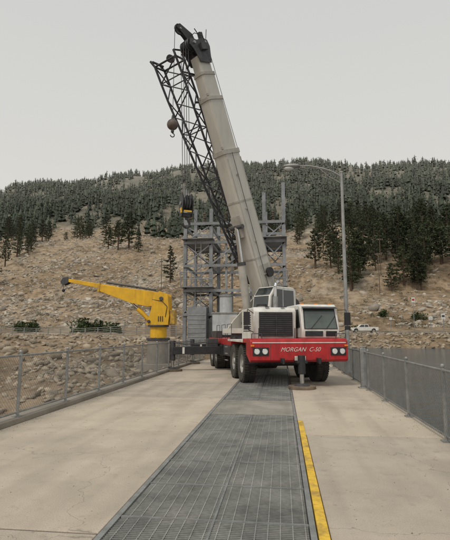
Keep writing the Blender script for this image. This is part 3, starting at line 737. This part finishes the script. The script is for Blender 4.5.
for x,z in((-6.5,9.6),(-5.5,9.6),(-3.9,9.6),(-2.2,9.6),(-.5,9.6)):
    for k in range(5): c.cyl((x,32.4,z+.15*k),(x,32.4,z+.08+.15*k),.12 if k%2==0 else .06,M_pole,10)
for x in(-6.5,-3.9,-.5): c.tube([(x,32.4,10.3),(x+.2,33.5,10.0),(x,36.3,9.7)],.015,M_cable,5)
c.done('insulators',st)
c=MB()
c.bb(-4.7,-3.0,31.2,33.2,0,2.9,M_box); c.bb(-4.75,-2.95,31.15,33.25,2.902,3.0,M_galv)
for x in(-4.2,-3.5): c.bb(x-.28,x+.28,31.185,31.199,.4,2.4,M_box); c.box((x+.2,31.17,1.4),(.04,.04,.2),M_black)
c.cyl((-3.85,31.9,3.0),(-3.85,31.9,4.1),.45,M_box,24); c.cyl((-3.85,31.9,4.1),(-3.85,31.9,4.25),.5,M_galv,24)
c.bb(-6.5,-5.2,31.6,33.0,0,3.4,M_struct); 
for k in range(9): c.bb(-6.45,-5.25,31.58,31.6,.4+k*.3,.46+k*.3,M_galv)
c.done('switchgear_cabinets',st,bevel=.015)
d=MB(); d.bb(-7.8,XL-.105,30.2,40,-5,-.02,M_concdark); d.done('switchyard_platform')

# ------------------------------------------------------------------ yellow pedestal crane
YX=-7.05
yc=empty('yellow_pedestal_crane',(YX,26,0)); MY=Matrix.Translation((YX,26,0))
c=MB(MY)
c.cyl((0,0,-.1),(0,0,1.2),.62,M_concdark,24); c.cyl((0,0,1.2),(0,0,1.32),.68,M_dark,24)
c.cyl((0,0,1.32),(0,0,1.95),.48,M_yel,24); c.cyl((0,0,1.95),(0,0,2.05),.6,M_dark,24)
for i in range(12):
    t=i*R(30); c.cyl((.6*math.cos(t),.6*math.sin(t),1.3),(.6*math.cos(t),.6*math.sin(t),1.37),.03,M_galv,6)
c.done('pedestal',yc,bevel=.01)
c=MB(MY)
for yy in(-.38,.38):
    c.plate([(-.62,yy,2.05),(.66,yy,2.05),(.72,yy,2.6),(.62,yy,3.8),(.12,yy,3.98),(-.22,yy,3.7),(-.35,yy,2.9)],.07,M_yel)
c.bb(-.3,.6,-.34,.34,2.05,2.2,M_yel); c.bb(.5,.62,-.34,.34,2.2,3.7,M_yel)
c.cyl((.25,-.5,3.55),(.25,.5,3.55),.11,M_dark,16); c.cyl((-.45,-.5,2.25),(-.45,.5,2.25),.09,M_dark,16)
c.bb(.73,1.0,-.3,.3,2.1,2.9,M_yeldirty); c.cyl((.35,-.3,2.5),(.35,.3,2.5),.24,M_cable,16)
for q in range(3): c.box((.1+q*.12,-.43,2.4),(.05,.04,.3),M_dark)
c.tube([(.5,-.43,2.5),(.6,-.46,3.1),(.3,-.45,3.4),(-.3,-.4,3.5)],.018,M_black,6)
c.done('slewing_column',yc,bevel=.015)
c=MB(MY)
c.plate([(.45,-.0,3.25),(.5,0,3.8),(-.3,0,3.98),(-3.6,0,4.42),(-3.6,0,4.05),(-1.6,0,3.32),(-.6,0,3.1)],.5,M_yel)
c.plate([(-2.6,-.0,4.32),(-2.6,0,4.02),(-5.6,0,4.62),(-5.6,0,4.82)],.32,M_yel)
c.plate([(-3.5,0,4.50),(-3.5,0,3.98),(-3.64,0,3.98),(-3.64,0,4.52)],.58,M_yeldirty)
for yy in(-.18,.18): c.plate([(-5.5,yy,4.92),(-5.5,yy,4.55),(-5.85,yy,4.4),(-6.0,yy,4.62),(-5.85,yy,4.88)],.03,M_dark)
c.cyl((-5.78,-.16,4.65),(-5.78,.16,4.65),.16,M_dark,16)
c.done('jib_boom',yc,bevel=.015)
c=MB(MY)
c.cyl((-.45,0,2.25),(-1.25,0,3.0),.13,M_yel,16); c.cyl((-1.25,0,3.0),(-1.75,0,3.45),.07,M_chrome,14)
c.cyl((-.2,.0,4.08),(-3.2,0,4.56),.06,M_dark,10); 
c.cyl((-5.86,0,4.6),(-5.86,0,4.2),.012,M_cable,6); c.sphere((-5.86,0,4.12),.1,M_black,n=12); hook(c,4.0,.07,M_black)
c.done('cylinders_and_hook',yc)

# ------------------------------------------------------------------ street lamp
lp=empty('street_lamp',(2.62,19.3,0)); ML=Matrix.Translation((2.62,19.3,0)); c=MB(ML)
c.bb(-.25,.1,-.25,.25,-.5,.02,M_concdark)
c.cyl((0,0,.02),(0,0,8.35),.095,M_lamp,16,r2=.055); c.box((0,0,.04),(.34,.34,.04),M_galv); c.cyl((0,0,8.35),(0,0,8.42),.07,M_lamp,12)
pts=[(-.03,0,8.2),(-.35,0,8.42),(-.8,0,8.60),(-1.3,0,8.72),(-1.75,0,8.76)]; c.tube(pts,.032,M_lamp,8)
c.tube([(-.03,0,7.9),(-.5,0,8.2),(-.95,0,8.62)],.018,M_lamp,8)
c.box((-.05,-.12,1.2),(.12,.1,.25),M_galv)
c.done('pole_and_arm',lp)
c=MB(ML); c.sphere((-2.1,0,8.74),.38,M_lamp,(1,.45,.28),20); c.sphere((-2.2,0,8.66),.22,M_lens,(1,.6,.5),16); c.done('lamp_head',lp)

# ------------------------------------------------------------------ far things
def car(x,y,z):
    r=empty('parked_pickup_truck',(x,y,z)); Mx=Matrix.Translation((x,y,z)); c=MB(Mx)
    body=[(-2.75,.5),(-2.8,.95),(-2.6,1.12),(-1.45,1.2),(-.85,1.82),(.65,1.85),(.85,1.25),(2.75,1.25),(2.78,.55),(2.2,.5),(2.1,.85),(1.75,1.0),(1.4,.85),(1.3,.5),(-1.4,.5),(-1.5,.85),(-1.85,1.0),(-2.2,.85),(-2.3,.5)]
    c.plate([(a,0,b_) for a,b_ in body],1.9,M_white)
    c.plate([(-1.25,-0,1.24),(-.8,0,1.72),(-.15,0,1.74),(-.15,0,1.24)],1.93,M_glass); c.plate([(-.05,0,1.24),(-.05,0,1.74),(.58,0,1.75),(.72,0,1.24)],1.93,M_glass)
    c.box((-2.79,0,.62),(.12,1.8,.2),M_dark)
    c.done('body',r,bevel=.03); c=MB(Mx)
    for xx in(-1.85,1.75):
        for yy in(-.85,.85): c.cyl((xx,yy-.13,.4),(xx,yy+.13,.4),.4,M_rubber,20); c.cyl((xx,yy-.14,.4),(xx,yy+.14,.4),.2,M_hub,14)
    c.done('wheels',r)
car(17.4,101.5,1.60)
def upole(x,y,h,arm=True,name='utility_pole'):
    z=float(H(x,y)); c=MB(Matrix.Translation((x,y,z))); c.cyl((0,0,-.5),(0,0,h),.16,M_pole,8,r2=.1)
    if arm:
        c.box((0,-.15,h-.6),(2.2,.12,.14),M_pole)
        for q in(-1,-.4,.4,1): c.cyl((q,-.15,h-.5),(q,-.15,h-.25),.06,M_box,6)
    c.done(name)
upole(-40,150,15); upole(33,160,14); upole(37,176,14)
def signp(x,y,h,w,hh,m,name='road_sign'):
    z=float(H(x,y)); c=MB(Matrix.Translation((x,y,z))); c.cyl((0,0,-.2),(0,0,h),.07,M_galv,8); c.box((0,-.09,h-hh/2),(w,.03,hh),M_white); c.box((0,-.11,h-hh/2),(w*.7,.012,hh*.4),m); c.done(name)
signp(27.5,101,7.6,.7,1.0,M_red); signp(30.8,101,3.6,.8,.7,M_box); signp(22.8,101.2,3.4,.5,.5,M_box); signp(33.5,101.5,4.2,.8,1.1,M_dark)
def rail(name,x0,x1,yf,h,n,nr,m,r=.045):
    c=MB(); X=np.linspace(x0,x1,n); Y=[yf(v) for v in X]; Z=[float(H(a_,b_)) for a_,b_ in zip(X,Y)]; Z=np.convolve(np.pad(Z,2,'edge'),np.ones(5)/5,'valid')
    for a_,b_,z in zip(X,Y,Z): c.cyl((a_,b_,z-.4),(a_,b_,z+h),.06,m,6)
    for k in range(n-1):
        for q in range(nr):
            hh=h*(q+1)/nr-.04; c.cyl((X[k],Y[k],Z[k]+hh),(X[k+1],Y[k+1],Z[k+1]+hh),r,m,5,caps=False)
    c.done(name,recalc=False)
rail('pipe_guard_rail',-75,-8.5,lambda v:50+(v+7)*-.06,1.25,44,6,M_galv,.03)
rail('road_guard_rail',5,110,lambda v:99.6,.6,50,2,M_galv)
rail('hillside_guard_rail',-130,-25,lambda v:128,1.0,40,2,M_concdark)
sb=empty('small_shed',(-17.6,66,0)); z=float(H(-17.6,66)); MS=Matrix.Translation((-17.6,66,z)); c=MB(MS)
c.bb(-1.9,1.9,-1.5,1.5,-.3,2.6,M_brick); c.done('walls',sb); c=MB(MS)
c.profx([(-1.8,2.6),(0,3.3),(1.8,2.6)],-2.2,2.2,M_struct); c.bb(-.4,.4,-1.53,-1.502,0,2.0,M_dark); c.bb(.9,1.5,-1.53,-1.502,1.1,1.9,M_glass); c.done('roof_and_openings',sb)
c=MB()
for k in range(16): c.profx([(98.7,1.1),(98.75,1.25),(98.92,1.7),(99.08,1.7),(99.25,1.25),(99.3,1.1)],42+3.1*k,45+3.1*k,M_conc[1])
c.done('concrete_barrier')
c=MB(); c.bb(3,200,99.9,103.2,1.0,1.58,mat('asphalt',(.09,.085,.078),(.06,.058,.055),.5,.9)); c.done('access_road')

# ------------------------------------------------------------------ light
EL,AZ=R(52),R(205)
w=bpy.data.worlds.new('World'); scene.world=w; w.use_nodes=True; N=w.node_tree.nodes;L=w.node_tree.links
bg=N['Background']; bg.inputs['Strength'].default_value=.1
sky=N.new('ShaderNodeTexSky'); sky.sky_type='NISHITA'; sky.sun_disc=False; sky.sun_elevation=EL; sky.sun_rotation=AZ; sky.dust_density=6; sky.air_density=1.2
tc=N.new('ShaderNodeTexCoord'); sp=N.new('ShaderNodeSeparateXYZ'); L.new(tc.outputs['Generated'],sp.inputs[0])
rp=N.new('ShaderNodeValToRGB'); e=rp.color_ramp.elements; e[0].position=.1; e[0].color=(.74,.715,.665,1); e[1].position=.75; e[1].color=(.60,.615,.60,1); L.new(sp.outputs['Z'],rp.inputs['Fac'])
vm=N.new('ShaderNodeVectorMath'); vm.operation='SCALE'; vm.inputs['Scale'].default_value=10.6; L.new(rp.outputs['Color'],vm.inputs[0])
hs_=N.new('ShaderNodeHueSaturation'); hs_.inputs['Saturation'].default_value=.3; L.new(sky.outputs['Color'],hs_.inputs['Color'])
mx=N.new('ShaderNodeMix'); mx.data_type='RGBA'; mx.inputs['Factor'].default_value=.9; L.new(hs_.outputs['Color'],mx.inputs[6]); L.new(vm.outputs['Vector'],mx.inputs[7]); L.new(mx.outputs[2],bg.inputs['Color'])
sl=bpy.data.lights.new('sun','SUN'); sl.energy=1.5; sl.angle=R(14); sl.color=(1,.93,.82)
so=bpy.data.objects.new('sun',sl); scene.collection.objects.link(so)
dv=Vector((math.sin(AZ)*math.cos(EL),math.cos(AZ)*math.cos(EL),math.sin(EL)))
so.rotation_euler=dv.to_track_quat('Z','Y').to_euler()
# ------------------------------------------------------------------ camera
cam=bpy.data.cameras.new('camera'); co=bpy.data.objects.new('camera',cam); scene.collection.objects.link(co)
cam.sensor_fit='HORIZONTAL'; cam.sensor_width=36; cam.lens=36.8; cam.clip_end=5000; cam.clip_start=.05
co.location=(0,0,1.6); co.rotation_euler=(R(90+7.8),0,R(7.0)); scene.camera=co
scene.view_settings.view_transform='Standard'; scene.view_settings.look='None'; scene.view_settings.exposure=0
